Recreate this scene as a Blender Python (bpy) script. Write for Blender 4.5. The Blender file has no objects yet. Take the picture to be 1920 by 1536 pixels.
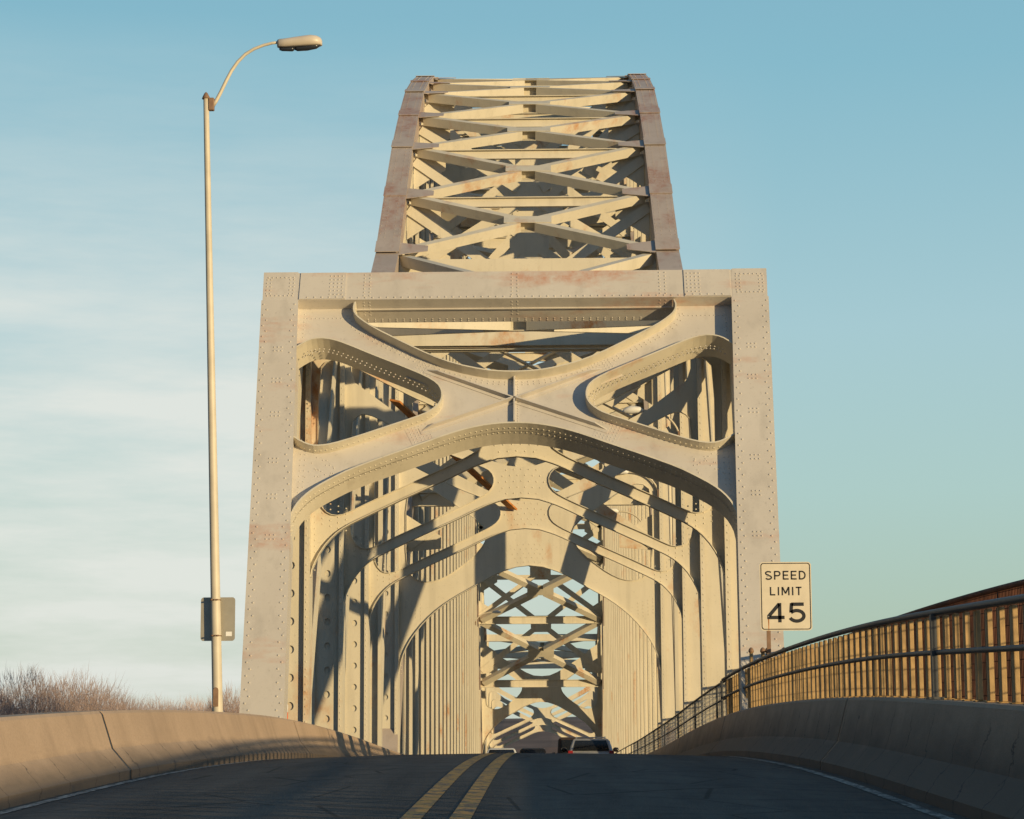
import bpy, math, random
from mathutils import Vector, Matrix
from mathutils.geometry import tessellate_polygon
R_ = math.radians
random.seed(7)
sc = bpy.context.scene
col = sc.collection
CX = -0.712                      # bridge centre line (world X); the camera sits at the origin, z = 0 is camera height

# ------------------------------------------------------------------ materials
def nm(name):
    m = bpy.data.materials.new(name); m.use_nodes = True
    nt = m.node_tree
    return m, nt, nt.nodes['Principled BSDF']
def noise(nt, scale, detail=4, rough=.55, stretch=None, obj=False):
    n = nt.nodes.new('ShaderNodeTexNoise'); n.inputs['Scale'].default_value = scale
    n.inputs['Detail'].default_value = detail; n.inputs['Roughness'].default_value = rough
    if obj:
        g = nt.nodes.new('ShaderNodeTexCoord'); src = g.outputs['Object']
    else:
        g = nt.nodes.new('ShaderNodeNewGeometry'); src = g.outputs['Position']
    if stretch:
        mp = nt.nodes.new('ShaderNodeMapping'); mp.inputs['Scale'].default_value = stretch
        nt.links.new(src, mp.inputs['Vector']); src = mp.outputs['Vector']
    nt.links.new(src, n.inputs['Vector'])
    return n.outputs['Fac']
def ramp(nt, fac, a, b):
    r = nt.nodes.new('ShaderNodeMapRange'); r.inputs['From Min'].default_value = a; r.inputs['From Max'].default_value = b
    r.clamp = True
    nt.links.new(fac, r.inputs['Value']); return r.outputs['Result']
def mixc(nt, fac, a, b):
    x = nt.nodes.new('ShaderNodeMix'); x.data_type = 'RGBA'
    nt.links.new(fac, x.inputs[0])
    for i, c in ((6, a), (7, b)):
        if isinstance(c, tuple): x.inputs[i].default_value = (*c, 1)
        else: nt.links.new(c, x.inputs[i])
    return x.outputs[2]
def mul(nt, a, b):
    x = nt.nodes.new('ShaderNodeMath'); x.operation = 'MULTIPLY'
    nt.links.new(a, x.inputs[0])
    if isinstance(b, float): x.inputs[1].default_value = b
    else: nt.links.new(b, x.inputs[1])
    return x.outputs[0]
def bump(nt, p, fac, dist, strength=.5):
    b = nt.nodes.new('ShaderNodeBump'); b.inputs['Distance'].default_value = dist; b.inputs['Strength'].default_value = strength
    nt.links.new(fac, b.inputs['Height']); nt.links.new(b.outputs['Normal'], p.inputs['Normal'])
def plain(name, c, rough=.6, metal=0., var=.15, scale=3., bumpd=0.):
    m, nt, p = nm(name)
    f = ramp(nt, noise(nt, scale, 5), .3, .7)
    o = mixc(nt, f, tuple(x*(1-var) for x in c), tuple(min(1, x*(1+var)) for x in c))
    nt.links.new(o, p.inputs['Base Color'])
    p.inputs['Roughness'].default_value = rough; p.inputs['Metallic'].default_value = metal
    if bumpd: bump(nt, p, noise(nt, scale*12, 3), bumpd)
    return m
def steel(name, a, b, rust, rlo, rhi, rstretch):
    m, nt, p = nm(name)
    c = mixc(nt, ramp(nt, noise(nt, .7, 6), .3, .7), a, b)
    st = ramp(nt, noise(nt, 1.5, 6, .6, (1.6, 1.6, .12)), .52, .75)          # run-off streaks
    c = mixc(nt, mul(nt, st, .42), c, tuple(x*.62 for x in a))
    sp = ramp(nt, noise(nt, 14., 4, .7), .60, .72)                           # grime speckle
    c = mixc(nt, mul(nt, sp, .38), c, tuple(x*.5 for x in a))
    rm = mul(nt, ramp(nt, noise(nt, .55, 7, .62, rstretch), rlo, rhi), ramp(nt, noise(nt, 5., 5, .7), .3, .62))
    c = mixc(nt, rm, c, rust)
    nt.links.new(c, p.inputs['Base Color'])
    p.inputs['Roughness'].default_value = .62
    bump(nt, p, noise(nt, 3., 4), .012, .35)
    return m
M = {}
M['steel'] = steel('cream_paint', (.60, .545, .42), (.68, .62, .49), (.50, .22, .07), .575, .70, (1, 1, .6))
M['chalk'] = steel('chalky_paint', (.53, .485, .42), (.60, .555, .485), (.50, .27, .18), .55, .70, (.5, .5, 2.2))
M['chord'] = steel('browned_chord_paint', (.40, .335, .285), (.47, .40, .345), (.33, .16, .105), .50, .66, (1.4, .6, .6))
M['rust'] = plain('orange_rust', (.52, .20, .045), .8, 0, .35, 6.)
def concrete(name, a, b):
    m, nt, p = nm(name)
    c = mixc(nt, ramp(nt, noise(nt, .9, 7), .3, .7), a, b)
    c = mixc(nt, mul(nt, ramp(nt, noise(nt, 40., 3, .8), .45, .75), .45), c, tuple(x*.55 for x in a))
    c = mixc(nt, mul(nt, ramp(nt, noise(nt, 1.2, 5, .6, (2., 2., .25)), .5, .75), .35), c, tuple(x*.6 for x in a))
    # tyre scuff and splash dirt along the foot, ragged on top; on the right barrier also painted shade
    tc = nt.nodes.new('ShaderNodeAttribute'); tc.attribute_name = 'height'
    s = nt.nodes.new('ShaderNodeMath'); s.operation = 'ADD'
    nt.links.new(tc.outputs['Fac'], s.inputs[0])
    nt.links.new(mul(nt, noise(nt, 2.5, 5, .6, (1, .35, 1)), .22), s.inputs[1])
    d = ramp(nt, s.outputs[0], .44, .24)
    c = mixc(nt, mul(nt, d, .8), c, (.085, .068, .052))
    # hairline shrinkage cracks up the foot, roughly every stride, and blotchy damp stains
    g = nt.nodes.new('ShaderNodeNewGeometry'); sx = nt.nodes.new('ShaderNodeSeparateXYZ'); nt.links.new(g.outputs['Position'], sx.inputs[0])
    def m2(op, a, b):
        n = nt.nodes.new('ShaderNodeMath'); n.operation = op
        for i, q in enumerate((a, b)):
            if isinstance(q, (int, float)): n.inputs[i].default_value = q
            else: nt.links.new(q, n.inputs[i])
        return n.outputs[0]
    yy = m2('ADD', sx.outputs['Y'], m2('MULTIPLY', noise(nt, 1.6, 4, .6, (1, 1, 2.5)), .8))
    ln = ramp(nt, m2('PINGPONG', yy, .62), .022, .006)
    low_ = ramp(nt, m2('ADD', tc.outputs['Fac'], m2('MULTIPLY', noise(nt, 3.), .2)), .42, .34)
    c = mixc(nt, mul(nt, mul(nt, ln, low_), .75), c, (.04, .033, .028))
    c = mixc(nt, mul(nt, ramp(nt, noise(nt, .35, 6, .7), .5, .68), .3), c, tuple(x*.55 for x in a))
    nt.links.new(c, p.inputs['Base Color']); p.inputs['Roughness'].default_value = .9
    bump(nt, p, noise(nt, 60., 3), .006, .6)
    return m
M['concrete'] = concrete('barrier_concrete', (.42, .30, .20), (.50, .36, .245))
def asphalt():
    m, nt, p = nm('asphalt')
    c = mixc(nt, ramp(nt, noise(nt, .8, 7, .65, (1.6, .12, 1)), .32, .68), (.055, .047, .041), (.125, .106, .088))   # wheel polish and drag marks
    c = mixc(nt, mul(nt, ramp(nt, noise(nt, 2.2, 6, .7), .48, .66), .5), c, (.032, .029, .028))                       # oil and patching blotches
    c = mixc(nt, mul(nt, ramp(nt, noise(nt, 55., 3, .8), .5, .70), .7), c, (.17, .155, .14))                          # exposed stone
    vo = nt.nodes.new('ShaderNodeTexVoronoi'); vo.feature = 'DISTANCE_TO_EDGE'; vo.inputs['Scale'].default_value = .55
    g = nt.nodes.new('ShaderNodeNewGeometry'); nt.links.new(g.outputs['Position'], vo.inputs['Vector'])
    c = mixc(nt, mul(nt, ramp(nt, vo.outputs['Distance'], .012, .004), .7), c, (.015, .014, .014))                    # cracks
    nt.links.new(c, p.inputs['Base Color']); p.inputs['Roughness'].default_value = .93; p.inputs['Specular IOR Level'].default_value = .22
    bump(nt, p, noise(nt, 60., 3), .012, .8)
    return m
M['asphalt'] = asphalt()
def worn(name, c, lo, hi):
    m, nt, p = nm(name)
    f = ramp(nt, noise(nt, 9., 6, .75, (1, .35, 1)), lo, hi)
    o = mixc(nt, f, (.055, .052, .05), c)
    nt.links.new(o, p.inputs['Base Color']); p.inputs['Roughness'].default_value = .75
    return m
M['yellow'] = worn('yellow_line_paint', (.56, .26, .035), .35, .55)
M['white'] = worn('white_line_paint', (.50, .47, .41), .44, .64)
M['rail'] = plain('railing_paint', (.43, .28, .12), .7, 0, .25, 8., .004)
M['railpipe'] = plain('dark_pipe_paint', (.06, .065, .07), .55, 0, .25, 6.)
M['rustfence'] = plain('rusty_wire', (.095, .036, .018), .85, .0, .6, 2.2)
M['galv'] = plain('galvanised_wire', (.36, .35, .32), .5, .4, .2, 5.)
M['pole'] = plain('lamp_pole_paint', (.62, .55, .42), .5, 0, .10, 3.)
M['bracket'] = plain('brown_bracket', (.25, .15, .09), .7, 0, .2, 12.)
M['head'] = plain('lamp_head_enamel', (.62, .54, .43), .4, 0, .06, 5.)
M['darkglass'] = plain('dark_lens', (.03, .035, .045), .25, 0, .1, 5.)
M['signwhite'] = plain('sign_sheeting', (.70, .62, .47), .45, 0, .06, 7.)
M['signback'] = plain('sign_aluminium', (.40, .37, .30), .45, .3, .08, 6.)
M['black'] = plain('sign_black', (.012, .013, .016), .5, 0, .1, 9.)
M['sticker'] = plain('white_sticker', (.8, .8, .78), .6, 0, .02, 9.)
M['orange'] = plain('orange_plastic', (.75, .12, .02), .5, 0, .08, 9.)
M['whitep'] = plain('white_plastic', (.75, .74, .7), .5, 0, .05, 9.)
M['twig'] = plain('bare_twigs', (.42, .315, .275), .9, 0, .25, .8)
M['trunk'] = plain('bark', (.26, .19, .16), .9, 0, .25, 2.)
M['hill'] = plain('winter_woods', (.16, .105, .08), .95, 0, .45, .03)
M['ground'] = plain('winter_field', (.20, .15, .10), .95, 0, .3, .02)
M['carblack'] = plain('dark_car_paint', (.018, .017, .02), .22, .2, .1, 5.)
M['carsilver'] = plain('silver_car_paint', (.42, .43, .45), .28, .5, .05, 5.)
M['carwhite'] = plain('white_car_paint', (.72, .72, .70), .25, 0, .03, 5.)
M['carbrown'] = plain('brown_van_paint', (.055, .035, .028), .35, .1, .1, 5.)
M['carglass'] = plain('car_glass', (.012, .014, .018), .06, 0, .1, 5.)
M['tyre'] = plain('tyre_rubber', (.02, .02, .02), .85, 0, .2, 9.)
M['rim'] = plain('alloy_rim', (.45, .45, .46), .35, .8, .05, 9.)
M['red'] = plain('red_lens', (.30, .02, .02), .25, 0, .1, 9.)
M['chrome'] = plain('chrome_trim', (.6, .6, .6), .2, .9, .05, 9.)
def water():
    m, nt, p = nm('river_water')
    p.inputs['Base Color'].default_value = (.05, .07, .08, 1); p.inputs['Roughness'].default_value = .12
    bump(nt, p, noise(nt, .8, 5), .15, .4)
    return m
M['water'] = water()

# ------------------------------------------------------------------ mesh builder
class MB:
    def __init__(s): s.v = []; s.f = []
    def quadbox(s, P):            # 8 corners: bottom ring 0-3, top ring 4-7
        n = len(s.v); s.v += [tuple(p) for p in P]
        for q in ((0, 3, 2, 1), (4, 5, 6, 7), (0, 1, 5, 4), (1, 2, 6, 5), (2, 3, 7, 6), (3, 0, 4, 7)):
            s.f.append(tuple(n+i for i in q))
        return s
    def box(s, x0, x1, y0, y1, z0, z1, T=None):
        P = [(x0, y0, z0), (x1, y0, z0), (x1, y1, z0), (x0, y1, z0), (x0, y0, z1), (x1, y0, z1), (x1, y1, z1), (x0, y1, z1)]
        if T: P = [T(*p) for p in P]
        return s.quadbox(P)
    def beam(s, a, b, w, h, up=(0, 0, 1)):
        a = Vector(a); b = Vector(b); d = (b-a).normalized(); u = Vector(up)
        r = d.cross(u).normalized()*(w/2); t = r.cross(d).normalized()*(h/2)
        return s.quadbox([a-r-t, a+r-t, a+r+t, a-r+t, b-r-t, b+r-t, b+r+t, b-r+t])
    def ibeam(s, a, b, w, h, up=(0, 0, 1), tf=.04):     # web with two flanges, I section
        a = Vector(a); b = Vector(b); d = (b-a).normalized(); r = d.cross(Vector(up)).normalized(); t = r.cross(d).normalized()
        s.beam(a+t*(h/2), b+t*(h/2), w, tf, up); s.beam(a-t*(h/2), b-t*(h/2), w, tf, up)
        return s.beam(a, b, .03, h-tf-.004, up)
    def tube(s, pts, r, n=8, cap=True):
        pts = [Vector(p) for p in pts]; rs = r if isinstance(r, (list, tuple)) else [r]*len(pts)
        base = len(s.v); prev = None
        for i, p in enumerate(pts):
            d = (pts[min(i+1, len(pts)-1)]-pts[max(i-1, 0)]).normalized()
            if prev is None:
                q = Vector((0, 0, 1)) if abs(d.z) < .9 else Vector((1, 0, 0))
                prev = d.cross(q).normalized()
            a = (prev-d*prev.dot(d)).normalized(); b = d.cross(a); prev = a
            for k in range(n):
                t = 2*math.pi*k/n
                s.v.append(tuple(p+(a*math.cos(t)+b*math.sin(t))*rs[i]))
        for i in range(len(pts)-1):
            for k in range(n):
                q = base+i*n; k2 = (k+1) % n
                s.f.append((q+k, q+k2, q+n+k2, q+n+k))
        if cap:
            s.f.append(tuple(base+k for k in reversed(range(n)))); e = base+(len(pts)-1)*n
            s.f.append(tuple(e+k for k in range(n)))
        return s
    def plate(s, outer, holes, T, n0, n1):   # 2D polygon with holes, thickened between n0 and n1
        loops = [outer]+list(holes)
        tri = tessellate_polygon([[Vector((p[0], p[1], 0)) for p in l] for l in loops])
        flat = [p for l in loops for p in l]; N = len(flat); b = len(s.v)
        s.v += [tuple(T(p[0], p[1], n0)) for p in flat]; s.v += [tuple(T(p[0], p[1], n1)) for p in flat]
        for t in tri:
            A, B, C = (flat[i] for i in t)
            if (B[0]-A[0])*(C[1]-A[1])-(B[1]-A[1])*(C[0]-A[0]) < 0: t = (t[0], t[2], t[1])
            s.f.append((b+t[0], b+t[1], b+t[2])); s.f.append((b+N+t[2], b+N+t[1], b+N+t[0]))
        o = 0
        for l in loops:
            for i in range(len(l)):
                j = (i+1) % len(l)
                s.f.append((b+o+i, b+N+o+i, b+N+o+j, b+o+j))
            o += len(l)
        return s
    def strip(s, pts, T, n0, n1, th, closed=False):   # flange: curve pts extruded from n0 to n1, th thick to its left
        k = len(pts); L = []
        for i in range(k):
            a = pts[(i-1) % k] if (closed or i) else pts[0]
            c = pts[(i+1) % k] if (closed or i < k-1) else pts[-1]
            dx, dy = c[0]-a[0], c[1]-a[1]; m = math.hypot(dx, dy) or 1
            L.append((pts[i][0]-dy/m*th, pts[i][1]+dx/m*th))
        b = len(s.v)
        for p, q in zip(pts, L):
            s.v += [tuple(T(p[0], p[1], n0)), tuple(T(p[0], p[1], n1)), tuple(T(q[0], q[1], n1)), tuple(T(q[0], q[1], n0))]
        for i in range(k if closed else k-1):
            a = b+4*i; c = b+4*((i+1) % k)
            for e in range(4):
                s.f.append((a+e, a+(e+1) % 4, c+(e+1) % 4, c+e))
        if not closed: s.f += [(b, b+3, b+2, b+1), (b+4*k-4, b+4*k-3, b+4*k-2, b+4*k-1)]
        return s
    def rivet(s, p, nrm, r=.022):
        p = Vector(p); d = Vector(nrm).normalized()
        a = d.orthogonal().normalized(); e = d.cross(a); b = len(s.v)
        for h, q in ((0, 1.), (.55, .8)):
            for k in range(6):
                t = k*math.pi/3
                s.v.append(tuple(p+(a*math.cos(t)+e*math.sin(t))*r*q+d*r*h))
        s.v.append(tuple(p+d*r*.85))
        for k in range(6):
            k2 = (k+1) % 6
            s.f.append((b+k, b+k2, b+6+k2, b+6+k)); s.f.append((b+6+k, b+6+k2, b+12))
        return s
    def chord(s, path, x0, x1, h):      # box member following a path of (Y, z)
        b = len(s.v); n = len(path)
        for i, (y, z) in enumerate(path):
            a = path[max(i-1, 0)]; c = path[min(i+1, n-1)]
            m = math.hypot(c[0]-a[0], c[1]-a[1]); ny, nz = -(c[1]-a[1])/m, (c[0]-a[0])/m
            for X, k in ((x0, -.5), (x1, -.5), (x1, .5), (x0, .5)):
                s.v.append((X, y+ny*h*k, z+nz*h*k))
        for i in range(n-1):
            for e in range(4):
                q = b+4*i; s.f.append((q+e, q+(e+1) % 4, q+4+(e+1) % 4, q+4+e))
        s.f += [(b+3, b+2, b+1, b), (b+4*n-4, b+4*n-3, b+4*n-2, b+4*n-1)]
        return s
    def build(s, name, mat, parent=None, smooth=False, bevel=0, loc=None):
        me = bpy.data.meshes.new(name)
        vv = s.v
        off = Vector((0, 0, 0))
        if loc: off = Vector(loc); vv = [(p[0]-off.x, p[1]-off.y, p[2]-off.z) for p in vv]
        elif parent is not None: o_ = world_off(parent); vv = [(p[0]-o_.x, p[1]-o_.y, p[2]-o_.z) for p in vv]
        me.from_pydata(vv, [], s.f); me.update()
        me.materials.append(mat)
        if smooth:
            for p in me.polygons: p.use_smooth = True
        o = bpy.data.objects.new(name, me); col.objects.link(o)
        if parent is not None: o.parent = parent
        o.location = off
        if bevel:
            bv = o.modifiers.new('edge', 'BEVEL'); bv.width = bevel; bv.segments = 1; bv.limit_method = 'ANGLE'
        return o
def world_off(o):
    v = Vector((0, 0, 0))
    while o is not None: v += o.location; o = o.parent
    return v
def tag(o, label=None, cat=None, group=None, kind=None):
    for k, x in (('label', label), ('category', cat), ('group', group), ('kind', kind)):
        if x: o[k] = x
    return o
def empty(name, loc=(0, 0, 0)):
    o = bpy.data.objects.new(name, None); col.objects.link(o); o.location = loc; o.empty_display_size = .3
    return o
def copy_thing(o, parent=None):
    c = o.copy(); col.objects.link(c)
    if parent is not None: c.parent = parent
    for ch in list(o.children): copy_thing(ch, c)
    return c

# ------------------------------------------------------------------ road profile
RP = [(-60, -4.6), (-20, -2.25), (0, -1.2), (10, -.74), (18, -.44), (26, -.19), (34, -.06), (42, -.025), (50, -.105), (58, -.25),
      (70, -.53), (80, -.72), (97, -1.02), (120, -1.35), (150, -1.8), (177, -2.25), (210, -3.0), (260, -4.6), (400, -10)]
def zr(y):
    if y <= RP[0][0]: return RP[0][1]
    for i in range(len(RP)-1):
        if y <= RP[i+1][0]:
            p0 = RP[max(i-1, 0)]; p1 = RP[i]; p2 = RP[i+1]; p3 = RP[min(i+2, len(RP)-1)]
            t = (y-p1[0])/(p2[0]-p1[0]); h = p2[0]-p1[0]
            m1 = (p2[1]-p0[1])/max(p2[0]-p0[0], 1e-6)*h; m2 = (p3[1]-p1[1])/max(p3[0]-p1[0], 1e-6)*h
            return (2*t**3-3*t**2+1)*p1[1]+(t**3-2*t**2+t)*m1+(-2*t**3+3*t**2)*p2[1]+(t**3-t**2)*m2
    return RP[-1][1]
def frange(a, b, d):
    n = max(1, int(math.ceil((b-a)/d))); return [a+(b-a)*i/n for i in range(n+1)]
def sweep(name, prof, ys, mat, parent=None, heights=False, zoff=0.):
    """closed profile of (u, h) about the road centre line, swept along the road"""
    b = MB(); n = len(prof)
    for y in ys:
        z = zr(y)+zoff
        for (u, h) in prof: b.v.append((CX+u, y, z+h))
    for i in range(len(ys)-1):
        for k in range(n):
            q = i*n; k2 = (k+1) % n
            b.f.append((q+k, q+k2, q+n+k2, q+n+k))
    b.f.append(tuple(range(n-1, -1, -1))); e = (len(ys)-1)*n; b.f.append(tuple(e+k for k in range(n)))
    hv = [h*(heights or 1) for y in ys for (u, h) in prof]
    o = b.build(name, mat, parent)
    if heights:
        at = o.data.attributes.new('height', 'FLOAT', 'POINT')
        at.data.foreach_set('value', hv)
    return o
YS = frange(-60, 300, 1.5)
road = sweep('road', [(-5.35, -.03), (-3.9, -.03), (-1.9, .03), (0, .05), (1.9, .03), (3.9, -.03), (7.3, -.03), (7.3, -.5), (-5.35, -.5)], YS, M['asphalt']); tag(road, 'dark worn asphalt road surface running onto the bridge', 'road', kind='structure')
YM = frange(4, 240, 1.5)
def cam_(u):
    a = abs(u); return .05-.02*a/1.9 if a < 1.9 else .03-.06*(a-1.9)/2.0
def line(name, u, w, m, label):
    b = MB()
    for y in YM: b.v += [(CX+u-w/2, y, zr(y)+cam_(u-w/2)+.006), (CX+u+w/2, y, zr(y)+cam_(u+w/2)+.006)]
    for i in range(len(YM)-1): b.f.append((2*i, 2*i+1, 2*i+3, 2*i+2))
    o = b.build(name, m); tag(o, label, 'road marking', kind='structure')
line('yellow_centre_line', .07, .15, M['yellow'], 'right strip of the worn double yellow centre line')
line('yellow_centre_line', -.28, .15, M['yellow'], 'left strip of the worn double yellow centre line')
line('white_edge_line', -3.66, .11, M['white'], 'pale edge line along the foot of the left barrier')
line('white_edge_line', 3.60, .11, M['white'], 'pale edge line along the foot of the shaded right barrier')
sw = sweep('sidewalk', [(4.46, -.3), (4.46, .16), (7.2, .16), (7.2, -.3)], frange(-60, 230, 1.5), M['concrete']); tag(sw, 'raised concrete walkway behind the right barrier', 'sidewalk', kind='structure')

# ------------------------------------------------------------------ concrete barriers
def barrier(name, s, hgt, joints, label, grime_shade=1.):
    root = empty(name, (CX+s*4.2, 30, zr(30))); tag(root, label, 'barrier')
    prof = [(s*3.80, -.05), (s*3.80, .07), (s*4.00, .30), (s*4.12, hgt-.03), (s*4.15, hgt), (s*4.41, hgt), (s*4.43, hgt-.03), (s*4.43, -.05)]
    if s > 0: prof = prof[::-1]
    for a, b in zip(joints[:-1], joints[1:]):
        sweep('barrier_section', prof, frange(a+.065, b-.065, 1.2), M['concrete'], root, grime_shade)
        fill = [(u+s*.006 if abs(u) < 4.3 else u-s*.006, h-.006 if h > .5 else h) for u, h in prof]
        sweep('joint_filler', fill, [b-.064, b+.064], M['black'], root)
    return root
barrier('concrete_barrier', -1, .70, [-40, -12, 6.4, 25.1, 43.9, 62, 80, 100, 120, 140, 160, 180, 200, 230], 'long sunlit tan concrete barrier curving along the left road edge')
barrier('concrete_barrier', 1, .80, [-40, -12, 8, 27, 46, 62, 80, 100, 120, 140, 160, 180, 200, 230], 'long dark concrete barrier in shade carrying the right railing', .45)     # shade painted in: dirt mask stretched to the top to darken it

# ------------------------------------------------------------------ right railing on the barrier
def lerp_path(u, h, ys): return [(CX+u, y, zr(y)+h) for y in ys]
HB = .80
rl = empty('bridge_railing', (CX+4.28, 30, zr(30)+HB)); tag(rl, 'pipe railing with many upright pickets on top of the shaded right barrier', 'railing')
ys = frange(-14, 48.6, .8)
MB().tube(lerp_path(4.28, HB+.80, ys), .033, 10).build('top_rail', M['railpipe'], rl, True)
MB().tube(lerp_path(4.28, HB+.43, ys), .026, 10).build('middle_rail', M['railpipe'], rl, True)
for y in (-8, 12.3, 21.6, 48.55):
    MB().box(CX+4.225, CX+4.275, y-.05, y+.05, zr(y)+HB, zr(y)+HB+.78).box(CX+4.18, CX+4.38, y-.1, y+.1, zr(y)+HB, zr(y)+HB+.02).build('railing_post', M['railpipe'], rl)
y = -12.; k = 0
while y < 48.2:
    z = zr(y)+HB
    m = MB()
    m.box(CX+4.292, CX+4.337, y-.055, y+.055, z+.012, z+.765)
    m.box(CX+4.265, CX+4.365, y-.05, y+.05, z, z+.012)
    m.build('picket', M['rail'], rl, bevel=.005)
    y += .52

# tall rusty fence along the outer edge of the walkway
rf = empty('rusty_fence', (CX+5.9, 30, zr(30))); tag(rf, 'tall rusty brown wire fence behind the right railing', 'fence')
ys = frange(-6, 84, 1.)
FH = 2.04
MB().tube(lerp_path(5.9, FH, ys), .035, 8).build('top_rail', M['rustfence'], rf, True)
MB().tube(lerp_path(5.9, FH-.16, ys), .02, 6).build('wire_rail', M['rustfence'], rf, True)
MB().tube(lerp_path(5.9, .35, ys), .025, 6).build('bottom_rail', M['rustfence'], rf, True)
for y in frange(-6, 84, 3.05):
    MB().tube([(CX+5.94, y, zr(y)), (CX+5.94, y, zr(y)+FH+.02)], .03, 8).build('fence_post', M['rustfence'], rf, True)
m = MB()
for y in frange(-6, 84, .085):
    z = zr(y); m.tube([(CX+5.9, y, z+.35), (CX+5.9, y, z+FH)], .0088, 4, False)
for h in frange(.42, FH-.05, .21):
    m.tube(lerp_path(5.9, h, ys), .006, 3, False)
m.build('wire_mesh', M['rustfence'], rf)

# chain-link fence with pipe rails between the truss posts on the right
cf = empty('chain_link_fence', (CX+4.62, 70, zr(70)+HB)); tag(cf, 'low chain link fence with pipe rails between the right truss posts', 'fence')
ys = frange(48.7, 150, 1.)
MB().tube(lerp_path(4.36, HB+.80, ys), .026, 8).build('top_rail', M['railpipe'], cf, True)
MB().tube(lerp_path(4.36, HB+.43, ys), .022, 8).build('middle_rail', M['railpipe'], cf, True)
for y in frange(51.5, 147.5, 8.0):
    MB().tube([(CX+4.36, y, zr(y)+HB), (CX+4.36, y, zr(y)+HB+.8)], .026, 6).build('fence_post', M['railpipe'], cf, True)
m = MB(); y = 48.7
while y < 105:
    for s in (1, -1):
        a, b = (y, y+.78) if s > 0 else (y+.78, y)
        m.tube([(CX+4.36, a, zr(a)+HB+.02), (CX+4.36, b, zr(b)+HB+.79)], .0028, 3, False)
    y += .2
m.build('wire_mesh', M['galv'], cf)

# short chain-link panel with capped posts in front of the portal's right foot
gp = empty('chain_link_gate', (CX+4.7, 42.2, zr(42.2))); tag(gp, 'short chain link panel with ball capped posts below the speed limit sign', 'fence')
zt = 1.80
for x in (3.62, 3.83, 3.92, 4.21, 4.67):
    b = MB().tube([(x, 42.2, zr(42.2)), (x, 42.2, zt)], .034, 10).build('gate_post', M['rail'], gp, True)
    MB().tube([(x, 42.2, zt), (x, 42.2, zt+.03), (x, 42.2, zt+.07), (x, 42.2, zt+.095)], [.045, .052, .04, .01], 10).build('post_cap', M['bracket'], b, True)
MB().tube([(3.62, 42.2, zt-.2), (4.67, 42.2, zt-.2)], .02, 8).build('top_rail', M['rail'], gp, True)
m = MB(); x = 3.62
while x < 4.67:
    for s in (1, -1):
        m.tube([(x, 42.2, .2 if s > 0 else zt-.2), (min(x+.9, 4.67), 42.2, zt-.2 if s > 0 else .2)], .004, 3, False)
    x += .06
m.build('wire_mesh', M['galv'], gp)

# ------------------------------------------------------------------ the bridge
BR = empty('arch_bridge', (CX, 79, zr(79)))
tag(BR, 'tall riveted cream steel arch truss bridge over the road with an X braced entrance portal', 'bridge')
HI, HO = 4.45, 5.25          # inner and outer half width of the two trusses

# ---- entrance portal: leans back three in five. local u across, v up the slope, n into the bridge
S_ = math.hypot(1, .6); PV = Vector((0, .6/S_, 1/S_)); PN = Vector((0, 1/S_, -.6/S_)); P0 = Vector((CX, 42.5, 0))
def TP(u, v, n): return P0+Vector((u, 0, 0))+PV*v+PN*n
PF = -PN
ARCH = [(4.39, 4.31), (4.4, 4.94), (4.38, 5.44), (4.29, 5.72), (4.14, 5.95), (3.93, 6.16), (3.62, 6.38), (3.26, 6.61), (2.67, 6.89), (1.94, 7.21), (1.47, 7.43), (1.1, 7.58), (0.75, 7.69), (0.38, 7.76)]
ARCH = ARCH+[(0, 7.78)]+[(-u, v) for u, v in ARCH[::-1]]
TOPO = [(3.36, 11.12), (3.4, 10.96), (3.36, 10.8), (3.23, 10.64), (2.96, 10.41), (2.33, 10.0), (1.74, 9.63), (1.23, 9.39), (0.63, 9.22), (0.3, 9.18)]
TOPO = [(-u, v) for u, v in TOPO]+[(0, 9.17)]+TOPO[::-1]
SIDE = [(4.61, 7.55), (4.45, 7.45), (4.3, 7.33), (4.09, 7.23), (3.91, 7.22), (3.67, 7.26), (3.18, 7.44), (2.45, 7.75), (1.84, 8.01), (1.66, 8.14), (1.53, 8.28), (1.46, 8.46), (1.47, 8.67), (1.56, 8.86), (1.81, 9.06), (2.32, 9.34), (2.93, 9.65), (3.5, 9.96), (3.79, 10.09), (4.08, 10.14), (4.32, 10.08), (4.52, 9.92), (4.65, 9.79)]
def smooth_pts(p, closed=False, it=2):
    for _ in range(it):
        q = [] if closed else [p[0]]
        n = len(p)
        for i in range(n if closed else n-1):
            a, b = p[i], p[(i+1) % n]
            q += [(a[0]*.75+b[0]*.25, a[1]*.75+b[1]*.25), (a[0]*.25+b[0]*.75, a[1]*.25+b[1]*.75)]
        if not closed: q.append(p[-1])
        p = q
    return p
ARCH = smooth_pts(ARCH, it=1); TOPO = smooth_pts(TOPO, it=1)
SIDEs = smooth_pts(SIDE, True, 1); WHOLE = [(min(u, 4.60), v) for u, v in SIDEs]
def mirror(p): return [(-u, v) for u, v in p]
def along(pts, step, closed=False):
    """points and left normals evenly spaced on a polyline"""
    out = []; acc = step/2
    n = len(pts)
    for i in range(n if closed else n-1):
        a, b = pts[i], pts[(i+1) % n]; L = math.hypot(b[0]-a[0], b[1]-a[1])
        if L < 1e-6: continue
        while acc <= L:
            t = acc/L; out.append((a[0]+(b[0]-a[0])*t, a[1]+(b[1]-a[1])*t, -(b[1]-a[1])/L, (b[0]-a[0])/L)); acc += step
        acc -= L
    return out
WN = .30                                             # web sits this far behind the post fronts
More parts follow.
